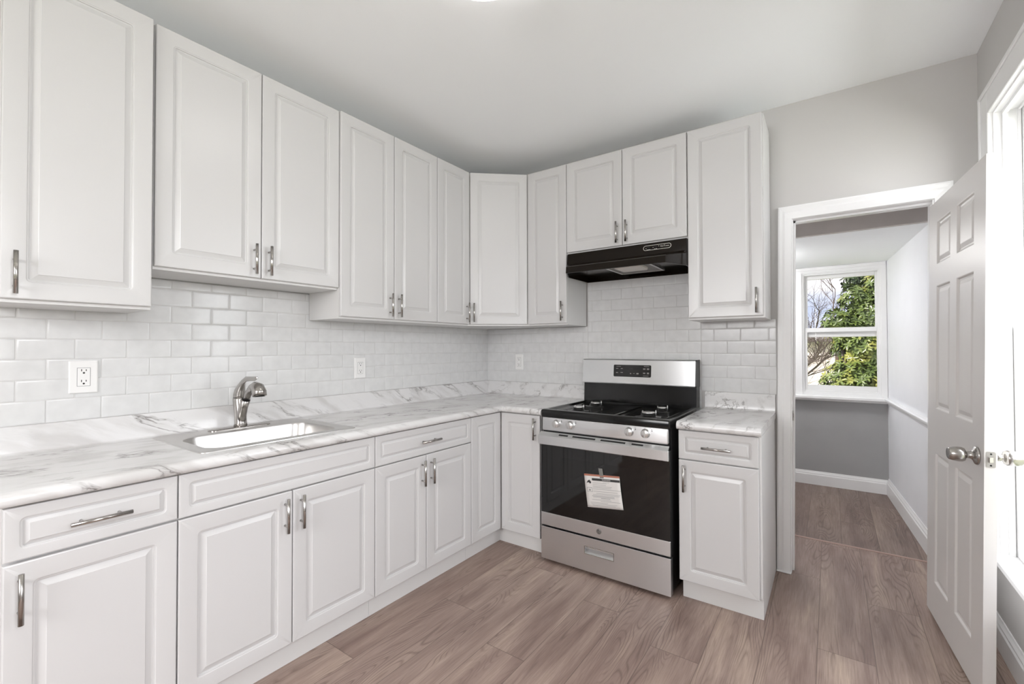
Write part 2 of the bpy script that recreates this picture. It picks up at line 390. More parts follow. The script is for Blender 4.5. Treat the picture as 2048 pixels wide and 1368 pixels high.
# baseboards
def board(name, p0, p1, nrm, h=5.0, t=.7, mat=M_trim, z0=0.0):
    p0 = Vector((*p0, 0)); p1 = Vector((*p1, 0)); n = Vector((*nrm, 0)).normalized(); b = B()
    prof = [(0, 0), (t, 0), (t, h*.72), (t*.75, h*.78), (t*.72, h*.84), (t*.4, h*.93), (t*.25, h), (0, h)]
    b.loops([[tuple(p+n*d+Vector((0, 0, z0+z))) for d, z in prof] for p in (p0, p1)])
    return struct(name, b, mat)
board('baseboard_right', (XR, YF), (XR, -.1), (-1, 0), 5)
board('baseboard_front', (0, YF), (XR, YF), (0, 1), 5)
board('baseboard_back', (115.9, 0), (XR-.7, 0), (0, -1), 5)
board('baseboard_left', (0, YF+.7), (0, -109.8), (1, 0), 5)
board('baseboard_far', (64, 80), (112.2, 80), (0, -1), 4.9)
nR = Vector((-75, -5.05)).normalized()
board('baseboard_far_right', (112.25, 79.3), (117.2, 6.0), (nR.x, nR.y), 5.6)
# chair rail on the far right wall
b = B(); p0 = Vector((112.3, 79.5, 0)); p1 = Vector((117.1, 7, 0)); n = Vector((nR.x, nR.y, 0))
prof = [(0, 31.4), (.5, 31.4), (.6, 32.2), (1.3, 32.5), (1.35, 33), (1.1, 33.3), (0, 33.3)]
b.loops([[tuple(p+n*d+Vector((0, 0, z))) for d, z in prof] for p in (p0, p1)]); struct('trim_3', b, M_trim)

# ------------------------------------------------------------------ windows
def frame_rect(b, axis, c0, c1, u0, z0, u1, z1, wl, wr, wb, wt, bev=.08):
    def bx(a, za, c, zb):
        if axis == 'y': b.box(a, c0, za, c, c1, zb, bev)
        else: b.box(c0, a, za, c1, c, zb, bev)
    bx(u0, z0, u0+wl, z1); bx(u1-wr, z0, u1, z1); bx(u0+wl, z0, u1-wr, z0+wb); bx(u0+wl, z1-wt, u1-wr, z1)
def make_window(name, axis, inner, sgn, rect, label_cas=4.4, depth=5.5, sill_drop=0.9, stool=1.4, mat=M_trim, light=None):
    """inner = wall face coordinate, sgn = outward direction along the axis"""
    u0, z0, u1, z1 = rect
    e = empty(name); e['kind'] = 'structure'
    b = B()
    cas = label_cas
    f = lambda k: inner+sgn*k
    # casing, proud of the wall
    frame_rect(b, axis, f(0), f(-.8), u0-cas, z0-.2, u1+cas, z1+cas, cas, cas, .01, cas, .1)
    frame_rect(b, axis, f(-.75), f(-1.1), u0-cas, z0-.2, u1+cas, z1+cas, .7, .7, .01, .7, .1)
    obj('casing', b, mat, e)
    b = B()  # reveal with parting stops
    frame_rect(b, axis, f(-.1), f(depth), u0-.02, z0, u1+.02, z1+.02, .3, .3, .02, .3, .0)
    frame_rect(b, axis, f(.9), f(1.6), u0, z0, u1, z1, .8, .8, .03, .8, 0)
    frame_rect(b, axis, f(2.75), f(3.1), u0, z0, u1, z1, .65, .65, .04, .65, 0)
    frame_rect(b, axis, f(4.4), f(5.3), u0, z0, u1, z1, .9, .9, .3, .9, .05)
    obj('jamb', b, mat, e)
    b = B()
    if axis == 'x': b.box(f(-stool), u0-cas-.6, z0-sill_drop, f(depth), u1+cas+.6, z0+.06, .12)
    else: b.box(u0-cas-.6, f(-stool), z0-sill_drop, u1+cas+.6, f(depth), z0+.06, .12)
    obj('sill', b, mat, e)
    zm = (z0+z1)/2
    for (za, zb, k) in ((zm-.6, z1-.3, 3.2), (z0+.1, zm+.9, 1.75)):
        b = B(); frame_rect(b, axis, f(k), f(k+1.0), u0+.35, za, u1-.35, zb, 1.8, 1.8, 2.2 if k < 3 else 1.5, 1.5 if k < 3 else 2.0, .1)
        s_ = obj('sash', b, mat, e)
        b = B()
        if axis == 'x': b.box(f(k+.4), u0+2, za+1.2, f(k+.55), u1-2, zb-1.2)
        else: b.box(u0+2, f(k+.4), za+1.2, u1-2, f(k+.55), zb-1.2)
        obj('pane', b, M_glass, s_)
    return e
make_window('window_1', 'x', XR, 1, W1)
make_window('added_window_3', 'x', XR, 1, W3)  # added, unseen window that lets in the rear fill light
make_window('added_window_4', 'y', YF, -1, WF)  # added, unseen window behind the camera for frontal fill

# far window, seen through the doorway
e = empty('window_2'); e['kind'] = 'structure'
b = B()
b.box(64, 79.2, 33.0, 87.3, 80.0, 80.45); b.box(110.6, 79.2, 33.0, 112.2, 80, 80.45); b.box(87.3, 79.2, 78.5, 110.6, 80, 80.45)
b.box(84.0, 78.9, 79.3, 112.1, 79.3, 80.45, .1); b.box(85.9, 79.0, 33, 87.2, 79.25, 78.5)
obj('casing', b, M_trim, e)
b = B(); frame_rect(b, 'y', 79.6, 84.8, 87.3, 33.0, 110.6, 78.6, .45, .45, 1.2, .5, 0)
frame_rect(b, 'y', 80.1, 80.6, 87.3, 33.0, 110.6, 78.6, .75, .75, 2.0, 1.0, .05); obj('jamb', b, M_trim, e)
b = B(); frame_rect(b, 'y', 82.0, 83.0, 87.9, 54.6, 110.2, 78.0, 1.1, 1.0, 2.6, 1.7, .08); s_ = obj('sash', b, M_trim, e)
b = B(); b.box(88.6, 82.4, 56.8, 109.6, 82.5, 76.6); obj('pane', b, M_glass, s_)
b = B(); frame_rect(b, 'y', 80.7, 81.7, 87.7, 34.6, 110.5, 58.0, 1.15, 1.0, 2.2, 1.6, .08); s_ = obj('sash', b, M_trim, e)
b = B(); b.box(88.4, 81.1, 36.4, 110.0, 81.2, 56.8); obj('pane', b, M_glass, s_)
b = B(); b.box(64, 76.8, 32.0, 112.3, 84.6, 33.1, .2); b.box(64, 78.9, 31.2, 112.3, 80, 32.0, .1); obj('sill', b, M_trim, e)

# ------------------------------------------------------------------ open six-panel door
H = Vector((111.75, -1.0, 0)); F = Vector((113.9, -28.6, 0)); DU = (F-H).normalized(); DN = Vector((DU.y, -DU.x, 0))  # DN points to -x side
if DN.x > 0: DN = -DN
DW = (F-H).length; DZ0, DZ1 = .6, 78.1; TH = 1.375
LEAN = .017                     # the old door and its frame stand slightly out of plumb
def dp(u, n, z): return tuple(H+DU*u+DN*n+Vector(((z-42)*LEAN, 0, z)))
door = empty('door_1', (111.75, -1.0, 0)); door['kind'] = 'structure'
b = B()
cols = [(4.7, 12.4), (15.6, 23.2)]; rows = [(7.2, 31.2), (39.4, 62.2), (66.2, 74.2)]
us = [0, 4.7, 12.4, 15.6, 23.2, DW]; zs = [DZ0, 7.2, 31.2, 39.4, 62.2, 66.2, 74.2, DZ1]
def dbox(b, ua, ub, na, nb, za, zb):
    b.loops([[dp(ua, na, za), dp(ub, na, za), dp(ub, nb, za), dp(ua, nb, za)], [dp(ua, na, zb), dp(ub, na, zb), dp(ub, nb, zb), dp(ua, nb, zb)]])
for i in range(5):
    if i in (1, 3):
        for j in range(7):
            if j in (1, 3, 5): continue
            dbox(b, us[i], us[i+1], 0, -TH, zs[j], zs[j+1])
    else: dbox(b, us[i], us[i+1], 0, -TH, DZ0, DZ1)
for (ua, ub) in cols:
    for (za, zb) in rows:
        for side in (1, -1):
            L = []
            for d, h in ((0, 0), (.12, -.05), (.3, -.3), (.55, -.34), (.65, -.34), (1.25, -.12), (1.35, -.1), (1.45, -.1)):
                n_ = h if side == 1 else -TH-h
                L.append([dp(ua+d, n_, za+d), dp(ub-d, n_, za+d), dp(ub-d, n_, zb-d), dp(ua+d, n_, zb-d)])
            b.loops(L, cap0=False)
obj('door_slab', b, M_door, door)
# knob set
kz = 35.0; ku = DW-2.5
for side in (1, -1):
    b = B(); o_ = dp(ku, 0 if side == 1 else -TH, kz); ax = DN*side
    b.lathe([(.01, 0), (1.32, 0), (1.35, .12), (1.25, .3), (.8, .48), (.55, .7), (.5, 1.1), (.5, 1.25), (.62, 1.3), (.92, 1.42), (1.06, 1.7), (1.08, 2.1), (1.0, 2.7), (.86, 3.15), (.76, 3.25), (.5, 3.22), (.01, 3.2)], o_, ax, 32, False)
    obj('door_knob', b, M_nickel, door)
b = B()
mid = -TH/2
def epf(n, z, k): return tuple(H+DU*(DW+k)+DN*n+Vector(((z-42)*LEAN, 0, z)))
pl = rrect(mid-.5, kz-1.12, mid+.5, kz+1.12, .22)
b.loops([[epf(n, z, -.02) for n, z in pl], [epf(n, z, .05) for n, z in pl]])
b.mi = 1
for z in (kz+.8, kz-.8): b.lathe([(.01, 0), (.12, 0), (.12, .02), (.01, .02)], epf(mid, z, .045), DU, 12, False)
b.mi = 0
b.loops([[epf(mid-.26, kz-.38, .04), epf(mid+.26, kz-.38, .04), epf(mid+.26, kz+.38, .04), epf(mid-.26, kz+.38, .04)],
         [epf(mid-.22, kz-.34, .12), epf(mid+.22, kz-.34, .42), epf(mid+.22, kz+.34, .42), epf(mid-.22, kz+.34, .12)]])
obj('latch_plate', b, [M_latch, M_dark], door)

# ------------------------------------------------------------------ cabinets
class Fr:
    """frame: origin o, u (width), v = z, n outward"""
    def __init__(s, o, u, n): s.o = Vector(o); s.u = Vector(u).normalized(); s.n = Vector(n).normalized()
    def p(s, a, z, n): q = s.o+s.u*a+s.n*n; return (q.x, q.y, z)
def panel(fr, a0, z0, a1, z1, inset=2.15, bw=1.15, t=.75):
    b = B(); L = []
    k = bw/1.15
    prof = [(0, -t, .02), (0, -.14, .05), (.04, -.05, .08), (.14, 0, .12), (inset-.12, 0, .6), (inset, -.02, .52), (inset+.07, -.09, .46), (inset+.2, -.11, .38), (inset+.24*k, -.27, .3),
            (inset+.36*k, -.31, .18), (inset+.46*k, -.29, .1), (inset+1.02*k, -.09, .05), (inset+1.08*k, -.03, .04), (inset+1.2*k, -.03, .04)]
    for d, h, r in prof: L.append([fr.p(a, z, h) for a, z in rrect(a0+d, z0+d, a1-d, z1-d, r, 4)])
    b.loops(L); return b
def bar(fr, a, z, vertical, parent, length=5.3, out=1.15):
    b = B(); L = length/2
    if vertical: b.tube([fr.p(a, z-L, out), fr.p(a, z+L, out)], .235, 14); posts = ((a, z-1.65), (a, z+1.65))
    else: b.tube([fr.p(a-L, z, out), fr.p(a+L, z, out)], .235, 14); posts = ((a-1.65, z), (a+1.65, z))
    for pa, pz in posts: b.tube([fr.p(pa, pz, -.06), fr.p(pa, pz, out)], .17, 10)
    return obj('handle', b, M_nickel, parent)
G = .07
def door_part(cab, fr, a0, a1, z0, z1, hside, hz=None, htop=False, sub='cabinet_door'):
    o = obj(sub, panel(fr, a0+G, z0, a1-G, z1), M_cab, cab, smooth_angle=18)
    if hside:
        a = a1-1.25 if hside == 'r' else a0+1.25
        z = hz if hz else ((z1-3.5) if htop else (z0+3.2))
        bar(fr, a, z, True, o)
    return o
def drawer_part(cab, fr, a0, a1, z0, z1, handle=True):
    o = obj('drawer_front', panel(fr, a0+G, z0, a1-G, z1, 1.15, .8), M_cab, cab, smooth_angle=18)
    if handle: bar(fr, (a0+a1)/2, (z0+z1)/2-.1, False, o)
    return o
DB, DC, DUP = 24.94, 25.73, 12.23
ZB, ZG, ZCT = 4.15, 28.39, 34.47
FL = Fr((DB, 0, 0), (0, 1, 0), (1, 0, 0))      # left run: a = y
FB = Fr((0, -DB, 0), (1, 0, 0), (0, -1, 0))    # back run: a = x
def base_body(cab, x0, y0, x1, y1, name='carcass'):
    b = B(); b.box(x0, y0, 4.3, x1, y1, ZCT-.02); obj(name, b, M_body, cab)
def base_left(label, ya, yb, doors, drawer=None, group='white base cabinets along the sink wall'):
    c = empty('base_cabinet', (12, (ya+yb)/2, 0)); tag(c, label, 'cabinet', group)
    if 'sink base cabinet,' in label:      # open box, the bowl hangs in it
        b = B(); x0, x1, y0, y1 = .05, DB-.77, ya+.02, yb-.02
        b.box(x0, y0, 4.3, x1, y1, 5.0); b.box(x0, y0, 5, x1, y0+.7, ZCT-.02); b.box(x0, y1-.7, 5, x1, y1, ZCT-.02); b.box(x1-.7, y0+.7, 5, x1, y1-.7, ZCT-.02)
        obj('carcass', b, M_body, c)
    else: base_body(c, .05, ya+.02, DB-.77, yb-.02)
    b = B(); b.box(22.3, ya+.02, 0, 23.0, yb-.02, 4.3); obj('toe_kick', b, M_body, c)
    zt = ZCT-.28
    if drawer is not None: drawer_part(c, FL, ya, yb, ZG+(.16 if len(doors) == 1 else .1), zt, drawer); zt = ZG-.12
    for (a0, a1, hs) in doors: door_part(c, FL, a0, a1, ZB, zt, hs, htop=True)
    return c
Y1, Y2, Y3, Y4 = -36.41, -63.44, -93.96, -109.0
base_left('white base cabinet with one drawer over one door, at the open end of the counter', Y4, Y3, [(Y4, Y3, 'l')], True)
ym = (Y3+Y2)/2; base_left('white sink base cabinet, two doors under a blank false drawer panel', Y3, Y2, [(Y3, ym-.2, 'r'), (ym-.2, Y2, 'l')], False)
ym = (Y2+Y1)/2-.7; base_left('white base cabinet with a wide drawer over two doors, between sink base and inner corner', Y2, Y1, [(Y2, ym, 'r'), (ym, Y1, 'l')], True)
c = empty('corner_base_cabinet', (12, -12, 0)); tag(c, 'white corner base cabinet with two narrow doors meeting at the inside corner', 'cabinet')
X1 = 37.0
b = B(); b.prism([(.05, Y1+.02), (DB-.77, Y1+.02), (DB-.77, -DB+.77), (X1-.02, -DB+.77), (X1-.02, -.05), (.05, -.05)], 4.3, ZCT-.02); obj('carcass', b, M_body, c)
b = B(); b.prism([(22.3, Y1+.02), (23.0, Y1+.02), (23.0, -23.0), (X1-.02, -23), (X1-.02, -22.3), (22.3, -22.3)], 0, 4.3); obj('toe_kick', b, M_body, c)
door_part(c, FL, Y1, -DB-.05, ZB, ZCT-.28, None)
door_part(c, FB, DB+.05, X1, ZB, ZCT-.28, 'r', hz=31.0)
X2, X3 = 70.3, 85.3
c = empty('base_cabinet', ((X2+X3)/2, -12, 0)); tag(c, 'white narrow base cabinet with a drawer over a door, between stove and doorway', 'cabinet')
base_body(c, X2, -DB+.77, X3, -.05)
b = B(); b.box(X2+.3, -23.0, 0, X3, -22.3, 4.3); b.box(X3-.7, -22.3, 0, X3, -.05, 4.3); obj('toe_kick', b, M_body, c)
drawer_part(c, FB, X2, X3-.35, ZG+.1, ZCT-.28, True); door_part(c, FB, X2, X3-.35, ZB, ZG-.12, 'l', htop=True)

# upper cabinets
ZU, ZT, ZM, ZH = 57.6, 100.44, 63.5, 76.15
def upper(label, rect, fr, doors, z0, depth_body, group=None, name='wall_cabinet'):
    x0, y0, x1, y1 = rect
    c = empty(name, ((x0+x1)/2, (y0+y1)/2, z0-.45)); tag(c, label, 'cabinet', group)
    b = B(); b.box(x0, y0, z0-.45, x1, y1, ZT+.05); obj('carcass', b, M_body, c)
    for (a0, a1, hs) in doors: door_part(c, fr, a0, a1, z0, ZT, hs)
    return c
U1, U2, U3, U4, U5, U6 = -22.76, -35.07, -48.78, -62.52, -77.74, -93.04
FUL = Fr((DUP, 0, 0), (0, 1, 0), (1, 0, 0)); FUM = Fr((11.75, 0, 0), (0, 1, 0), (1, 0, 0)); FUE = Fr((12.45, 0, 0), (0, 1, 0), (1, 0, 0))
gl = 'white wall cabinets along the sink wall'
upper('tall single-door white wall cabinet above the large outlet plate, at the end of the row', (.45, -108.2, 11.7, U6-.35), FUE, [(-108.2, U6-.35, 'l')], 57.2, 0, gl)
upper('shorter two-door white wall cabinet mounted above the sink', (.45, U6+.02, 11.0, U4-.02), FUM, [(U6, U5, 'r'), (U5, U4, 'l')], ZM, 0, gl)
upper('tall two-door white wall cabinet with paired bar handles, beside the shorter one over the sink', (.45, U4+.02, 11.48, U2-.02), FUL, [(U4, U3, 'r'), (U3, U2, 'l')], ZU, 0, gl)
upper('narrow single-door white wall cabinet next to the angled corner cabinet, on the sink wall', (.45, U2+.02, 11.48, U1-.02), FUL, [(U2, U1, 'r')], ZU, 0, gl)
V1, V2, V3, V4, V5 = 24.84, 37.49, 53.37, 69.1, 84.75
c = empty('corner_wall_cabinet', (10, -10, ZU-.45)); tag(c, 'white corner wall cabinet with one door set at an angle', 'cabinet')
p0 = Vector((DUP, U1, 0)); p1 = Vector((V1, -DUP, 0)); u = (p1-p0).normalized(); nn = Vector((u.y, -u.x, 0)); L = (p1-p0).length
q0 = p0-nn*.77; q1 = p1-nn*.77
b = B(); b.prism([(.45, U1+.03), (11.4, U1+.03), (q0.x+.35, q0.y+.35), (q1.x-.35, q1.y-.35), (V1-.03, -11.4), (V1-.03, -.45), (.45, -.45)], ZU-.45, ZT+.05); obj('carcass', b, M_body, c)
FD = Fr(p0, u, nn); door_part(c, FD, .1, L-.1, ZU, ZT, 'l')
FUB = Fr((0, -DUP, 0), (1, 0, 0), (0, -1, 0))
upper('narrow single-door white wall cabinet between the angled corner cabinet and the range hood', (V1+.02, -11.48, V2-.02, -.45), FUB, [(V1, V2, 'r')], ZU, 0)
upper('short two-door white wall cabinet directly above the black range hood', (V2+.02, -11.48, V4-.02, -.45), FUB, [(V2, V3, 'r'), (V3, V4, 'l')], ZH+.3, 0)
upper('tall single-door white wall cabinet between range hood and doorway', (V4+.02, -11.48, V5, -.45), FUB, [(V4+.1, V5-.2, 'r')], ZU, 0)

# ------------------------------------------------------------------ countertops
def counter_profile():
    return [(.02, 34.47), (.02, 40), (.62, 40.0), (.74, 39.9), (.76, 36.35), (.85, 36.1), (1.1, 36.0), (2.1, 36.0), (7.0, 36.0), (20.8, 36), (24.95, 36.0), (25.3, 35.93), (25.58, 35.7), (25.72, 35.35), (25.73, 34.95), (25.6, 34.62), (25.4, 34.47), (20.8, 34.47), (7.0, 34.47)]
P = counter_profile()
b = B()
ys = [-109.4, -89.2, -67.0, None, None]
secs = [[(d, -109.4, z) for d, z in P], [(d, -89.2, z) for d, z in P], [(d, -67.0, z) for d, z in P], [(d, -d, z) for d, z in P], [(37.75, -d, z) for d, z in P]]
V = [[b.v(p) for p in s_] for s_ in secs]; n = len(P)
for k in range(len(V)-1):
    for i in range(n):
        j = (i+1) % n
        if k == 1 and i in (8, 17): continue
        b.face([V[k][i], V[k][j], V[k+1][j], V[k+1][i]])
b.face(V[0]); b.face(V[-1][::-1])
for k in (1, 2): b.face([V[k][8], V[k][9], V[k][17], V[k][18]])
b.face([V[1][8], V[2][8], V[2][18], V[1][18]]); b.face([V[1][9], V[2][9], V[2][17], V[1][17]])
tag(obj('countertop', b, M_marble, smooth_angle=50), 'L-shaped white marble-look laminate countertop with grey veins, running under the sink', 'countertop')
b = B(); b.loops([[(x, -d, z) for d, z in P] for x in (70.15, 85.45)])
tag(obj('countertop', b, M_marble, smooth_angle=50), 'short white marble-look countertop section between stove and doorway', 'countertop')

# ------------------------------------------------------------------ tiles
def tiles(name, label, rects, wall):
    e = empty(name, (0, -50, 40) if wall == 'L' else (40, 0, 40)); tag(e, label, 'backsplash')
    b = B(); g = B(); PW, PH, gr = 6.02, 3.0, .055
    rnd = random.Random(3)
    for (u0, z0, u1, z1) in rects:
        if wall == 'L': g.box(.0, -u1, z0, .245, -u0, z1)
        else: g.box(u0, -.245, z0, u1, 0, z1)
        k0 = int((z0-40.4)//PH)
        k = k0
        while 40.4+k*PH < z1:
            za, zb = 40.4+k*PH, 40.4+(k+1)*PH
            if k == -1 and z0 >= 39.9: k += 1; continue
            if k == 0 and z0 >= 39.9: za = 40.0
            off = 0 if k % 2 == 0 else PW/2
            i = int((u0-off)//PW)-1
            while off+i*PW < u1:
                ua, ub = off+i*PW, off+(i+1)*PW
                a0, a1, c0, c1 = max(ua, u0)+gr, min(ub, u1)-gr, max(za, z0)+gr, min(zb, z1)-gr
                i += 1
                if a1-a0 < .3 or c1-c0 < .2: continue
                tx, tz = rnd.gauss(0, .0035), rnd.gauss(0, .0035)
                def P3(u_, z_, h):
                    h = h+(u_-(a0+a1)/2)*tx+(z_-(c0+c1)/2)*tz
                    return (h, -u_, z_) if wall == 'L' else (u_, -h, z_)
                L = []
                for d, h in ((0, .1), (0, .25), (.03, .28), (.1, .297), (.3, .3)):
                    L.append([P3(u_, z_, h) for u_, z_ in ((a0+d, c0+d), (a1-d, c0+d), (a1-d, c1-d), (a0+d, c1-d))] if min(a1-a0, c1-c0) > .65 else [P3(u_, z_, h) for u_, z_ in ((a0+d*.3, c0+d*.3), (a1-d*.3, c0+d*.3), (a1-d*.3, c1-d*.3), (a0+d*.3, c1-d*.3))])
                b.loops(L)
            k += 1
    obj('tile_field', b, M_tile, e, smooth_angle=60); obj('grout', g, M_grout, e)
tiles('tile_backsplash', 'glossy white subway tile backsplash behind the sink', [(.3, 40.02, 109, 62.9)], 'L')
tiles('tile_backsplash', 'white subway tile backsplash behind the stove and range hood', [(0, 40.02, 37.8, 57.1), (37.8, 34.4, 69.2, 76), (69.2, 40.02, 85.8, 57.4)], 'B')

# ------------------------------------------------------------------ outlets
def outlet(label, pos, wall, w=3.0, h=5.0):
    fr = Fr((.3, pos[0], 0), (0, 1, 0), (1, 0, 0)) if wall == 'L' else Fr((pos[0], -.3, 0), (1, 0, 0), (0, -1, 0))
    z = pos[1]; e = empty('wall_outlet', fr.p(0, z-h/2, 0)); tag(e, label, 'outlet', 'white electrical outlets on the tile')
    b = B(); b.loops([[fr.p(a, q, k) for a, q in rrect(-w/2+d, z-h/2+d, w/2-d, z+h/2-d, .12)] for d, k in ((0, -.02), (0, .16), (.1, .24), (.16, .26))])
    obj('cover_plate', b, M_plate, e)
    b = B(); b.loops([[fr.p(a, q, k) for a, q in rrect(-.72+d, z-1.4+d, .72-d, z+1.4-d, .06)] for d, k in ((-.05, .2), (-.05, .262))])
    b.bm.free(); b = B()
    b.mi = 1; b.loops([[fr.p(a, q, k) for a, q in rrect(-.76, z-1.44, .76, z+1.44, .06)] for k in (.2, .264)])
    b.mi = 0; b.loops([[fr.p(a, q, k) for a, q in rrect(-.7+d, z-1.38+d, .7-d, z+1.38-d, .05)] for d, k in ((0, .2), (0, .3), (.03, .32))])
    for zz in (z+.82, z-.82):
        b.mi = 2
        for a, hh in ((-.26, .17), (.26, .14)): b.loops([[fr.p(a+s_*.045, zz+.22+t*hh, k) for s_, t in ((-1, -1), (1, -1), (1, 1), (-1, 1))] for k in (.3, .328)])
        b.lathe([(.01, 0), (.13, 0), (.13, .01), (.01, .01)], fr.p(0, zz-.2, .318), fr.n, 12, False)
    b.mi = 0
    for a0, zz in ((0, z+.14), (0, z-.14)): b.loops([[fr.p(a0+s_*.32, zz+t*.09, k) for s_, t in ((-1, -1), (1, -1), (1, 1), (-1, 1))] for k in (.3, .36)])
    obj('receptacle', b, [M_plate, M_greyink, M_dark], e)
outlet('white square-faced double outlet on the tile above the counter end, far from the corner', (-98.4, 46.6), 'L', 3.3, 5.0)
outlet('white double outlet on the sink wall tile between the faucet and the corner', (-49.6, 46.1), 'L', 3.1, 5.0)
outlet('white double outlet on the tile between the corner and the stove', (13.4, 46.4), 'B', 3.0, 5.0)

# ------------------------------------------------------------------ sink and faucet
sk = empty('kitchen_sink', (12, -78.2, 36)); tag(sk, 'single-bowl stainless steel drop-in sink set in the marble-look counter', 'sink')
b = B(); L = []
for (x0, y0, x1, y1, r, z) in ((2.0, -90.6, 22.5, -65.6, 1.0, 36.0), (2.03, -90.57, 22.47, -65.63, 1.0, 36.1), (2.3, -90.3, 22.2, -65.9, 1.0, 36.16), (7.0, -88.9, 20.7, -67.3, 2.9, 36.12), (7.3, -88.6, 20.4, -67.6, 2.8, 36.0), (7.45, -88.45, 20.25, -67.75, 2.7, 35.6), (7.8, -88.0, 19.9, -68.2, 2.6, 31.0), (8.2, -87.6, 19.5, -68.6, 2.5, 29.9), (9.4, -86.4, 18.3, -69.8, 2.0, 29.45), (12.2, -79.9, 15.2, -76.5, 1.4, 29.2)):
    L.append([(x, y, z) for x, y in rrect(x0, y0, x1, y1, r, 8)])
b.smooth = True; b.loops(L, cap0=False); obj('basin', b, M_sink, sk, smooth_angle=35)
b = B(); b.lathe([(1.7, .08), (1.6, .14), (1.3, .1), (1.1, 0), (.3, -.02), (.01, 0)], (13.7, -78.2, 29.15), (0, 0, 1), 28, False); obj('drain', b, M_nickel, sk)

fc = empty('faucet', (4.6, -78, 36.16)); tag(fc, 'brushed nickel pull-out faucet with a single curved lever, behind the sink bowl', 'faucet')
b = B()
b.loops([[(4.5+x, -78+y, z) for x, y in rrect(-1.15+d, -5.2+d, 1.15-d, 5.2-d, 1.1, 8)] for d, z in ((0, 36.14), (0, 36.3), (.12, 36.42), (.3, 36.46))]); obj('deck_plate', b, M_nickel, fc, smooth_angle=40)
fy = -78
b = B(); b.tube([(4.6, fy, 36.4), (4.6, fy, 37.0), (4.5, fy, 38.6), (4.25, fy, 40.2), (4.05, fy, 41.3), (4.05, fy, 41.7)], [1.12, 1.02, .98, 1.05, 1.08, 1.05], 28)
b.tube([(4.7, fy, 37.2), (5.05, fy, 38.6), (5.7, fy, 40.1), (6.7, fy, 41.5)], [.85, .78, .74, .72], 24)
obj('faucet_body', b, M_nickel, fc)
b = B(); b.tube([(4.05, fy, 41.72), (4.1, fy, 42.3), (4.3, fy, 43.1), (4.8, fy, 43.9), (5.5, fy, 44.7), (6.7, fy, 45.3), (8.3, fy, 45.4), (9.9, fy, 45.45), (11.1, fy, 45.7)],
       [1.02, 1.02, .9, .66, (.5, .36), (.48, .2), (.42, .13), (.42, .1), (.2, .06)], 24)
obj('lever', b, M_nickel, fc)
b = B(); b.tube([(6.74, fy, 41.55), (7.5, fy, 42.5), (8.3, fy, 43.25), (9.3, fy, 43.85), (10.3, fy, 44.05), (11.2, fy, 43.8), (11.75, fy, 43.1), (11.9, fy, 42.45)],
       [.62, .6, .62, .72, .9, 1.08, 1.16, 1.12], 28)
b.mi = 1; b.tube([(6.66, fy, 41.44), (6.78, fy, 41.6)], .69, 24); b.lathe([(.01, 0), (.85, 0), (.85, .06), (.01, .06)], (11.9, fy, 42.42), (.05, 0, -1), 24, False)
obj('spray_head', b, [M_nickel, M_dark], fc)

# ------------------------------------------------------------------ stove
SX0, SX1, SF = 38.35, 69.1, -26.5
st = empty('gas_range', ((SX0+SX1)/2, -13, 0)); tag(st, 'stainless steel and black gas range with an oven and no burner grates', 'stove')
b = B(); b.box(SX0+.15, SF+1.6, 1.0, SX1-.15, -1.2, 34.6); b.box(SX0+.4, SF+.6, 30.2, SX1-.4, SF+1.7, 34.4); b.box(SX0+.3, SF+.9, 8.2, SX1-.3, SF+1.7, 9.0)
obj('oven_body', b, M_blackside, st)
for x in (SX0+2, SX1-2):
    for y in (SF+4, -3):
        b = B(); b.tube([(x, y, 0), (x, y, 1.05)], .6, 12); obj('foot', b, M_blackside, st)
# cooktop: raised rim, two recessed wells
b = B()
def ring(x0, y0, x1, y1, r, z): return [(x, y, z) for x, y in rrect(x0, y0, x1, y1, r, 5)]
zt = 36.2; x0, x1, y0, y1 = SX0, SX1, SF, -4.6
b.loops([ring(x0+.05, y0+.05, x1-.05, y1, .3, 34.45), ring(x0, y0, x1, y1, .3, 34.7), ring(x0, y0, x1, y1, .3, 35.9), ring(x0+.12, y0+.12, x1-.12, y1-.05, .4, 36.15), ring(x0+.35, y0+.35, x1-.35, y1-.1, .5, zt),
         ring(x0+1.0, y0+1.3, x1-1.0, y1-.5, .9, zt), ring(x0+1.25, y0+1.6, x1-1.25, y1-.8, 1.0, 35.75), ring(x0+1.4, y0+1.8, x1-1.4, y1-1, 1.0, 35.62)])
xm = (x0+x1)/2
for (wa, wb) in ((x0+2.0, xm-3.0), (xm+3.0, x1-2.0)):
    b.loops([ring(wa, y0+2.4, wb, y1-1.6, 1.3, 35.62), ring(wa+.1, y0+2.5, wb-.1, y1-1.7, 1.25, 35.85), ring(wa+.45, y0+2.85, wb-.45, y1-2.05, 1.1, 35.85), ring(wa+.8, y0+3.2, wb-.8, y1-2.4, 1.0, 35.66)])
b.box(xm-2.3, y0+2.2, 35.6, xm+2.3, y1-1.6, 35.95, .25)
obj('cooktop', b, M_black, st, smooth_angle=35)
for (bx_, by_, br) in ((45.0, -19.8, 1.45), (45.0, -10.2, 1.6), (62.4, -19.8, 1.7), (62.4, -10.2, 1.35)):
    b = B(); b.lathe([(br+1.3, 0), (br+1.15, .12), (br+.2, .16), (br, .3), (br*.95, .75), (br*.6, .8), (.01, .8)], (bx_, by_, 35.6), (0, 0, 1), 30, False)
    bo = obj('burner', b, M_black, st)
    b = B(); b.lathe([(br*.82, 0), (br*.85, .2), (br*.5, .28), (.01, .28)], (bx_, by_, 36.38), (0, 0, 1), 26, False)
    b.tube([(bx_+br*1.05, by_-.3, 35.9), (bx_+br*1.05, by_-.3, 37.1)], [.16, .12], 8)
    b.tube([(bx_-br*.9, by_+.6, 35.9), (bx_-br*.9, by_+.6, 36.7)], [.14, .14], 8)
    obj('burner_head', b, M_chrome, bo)
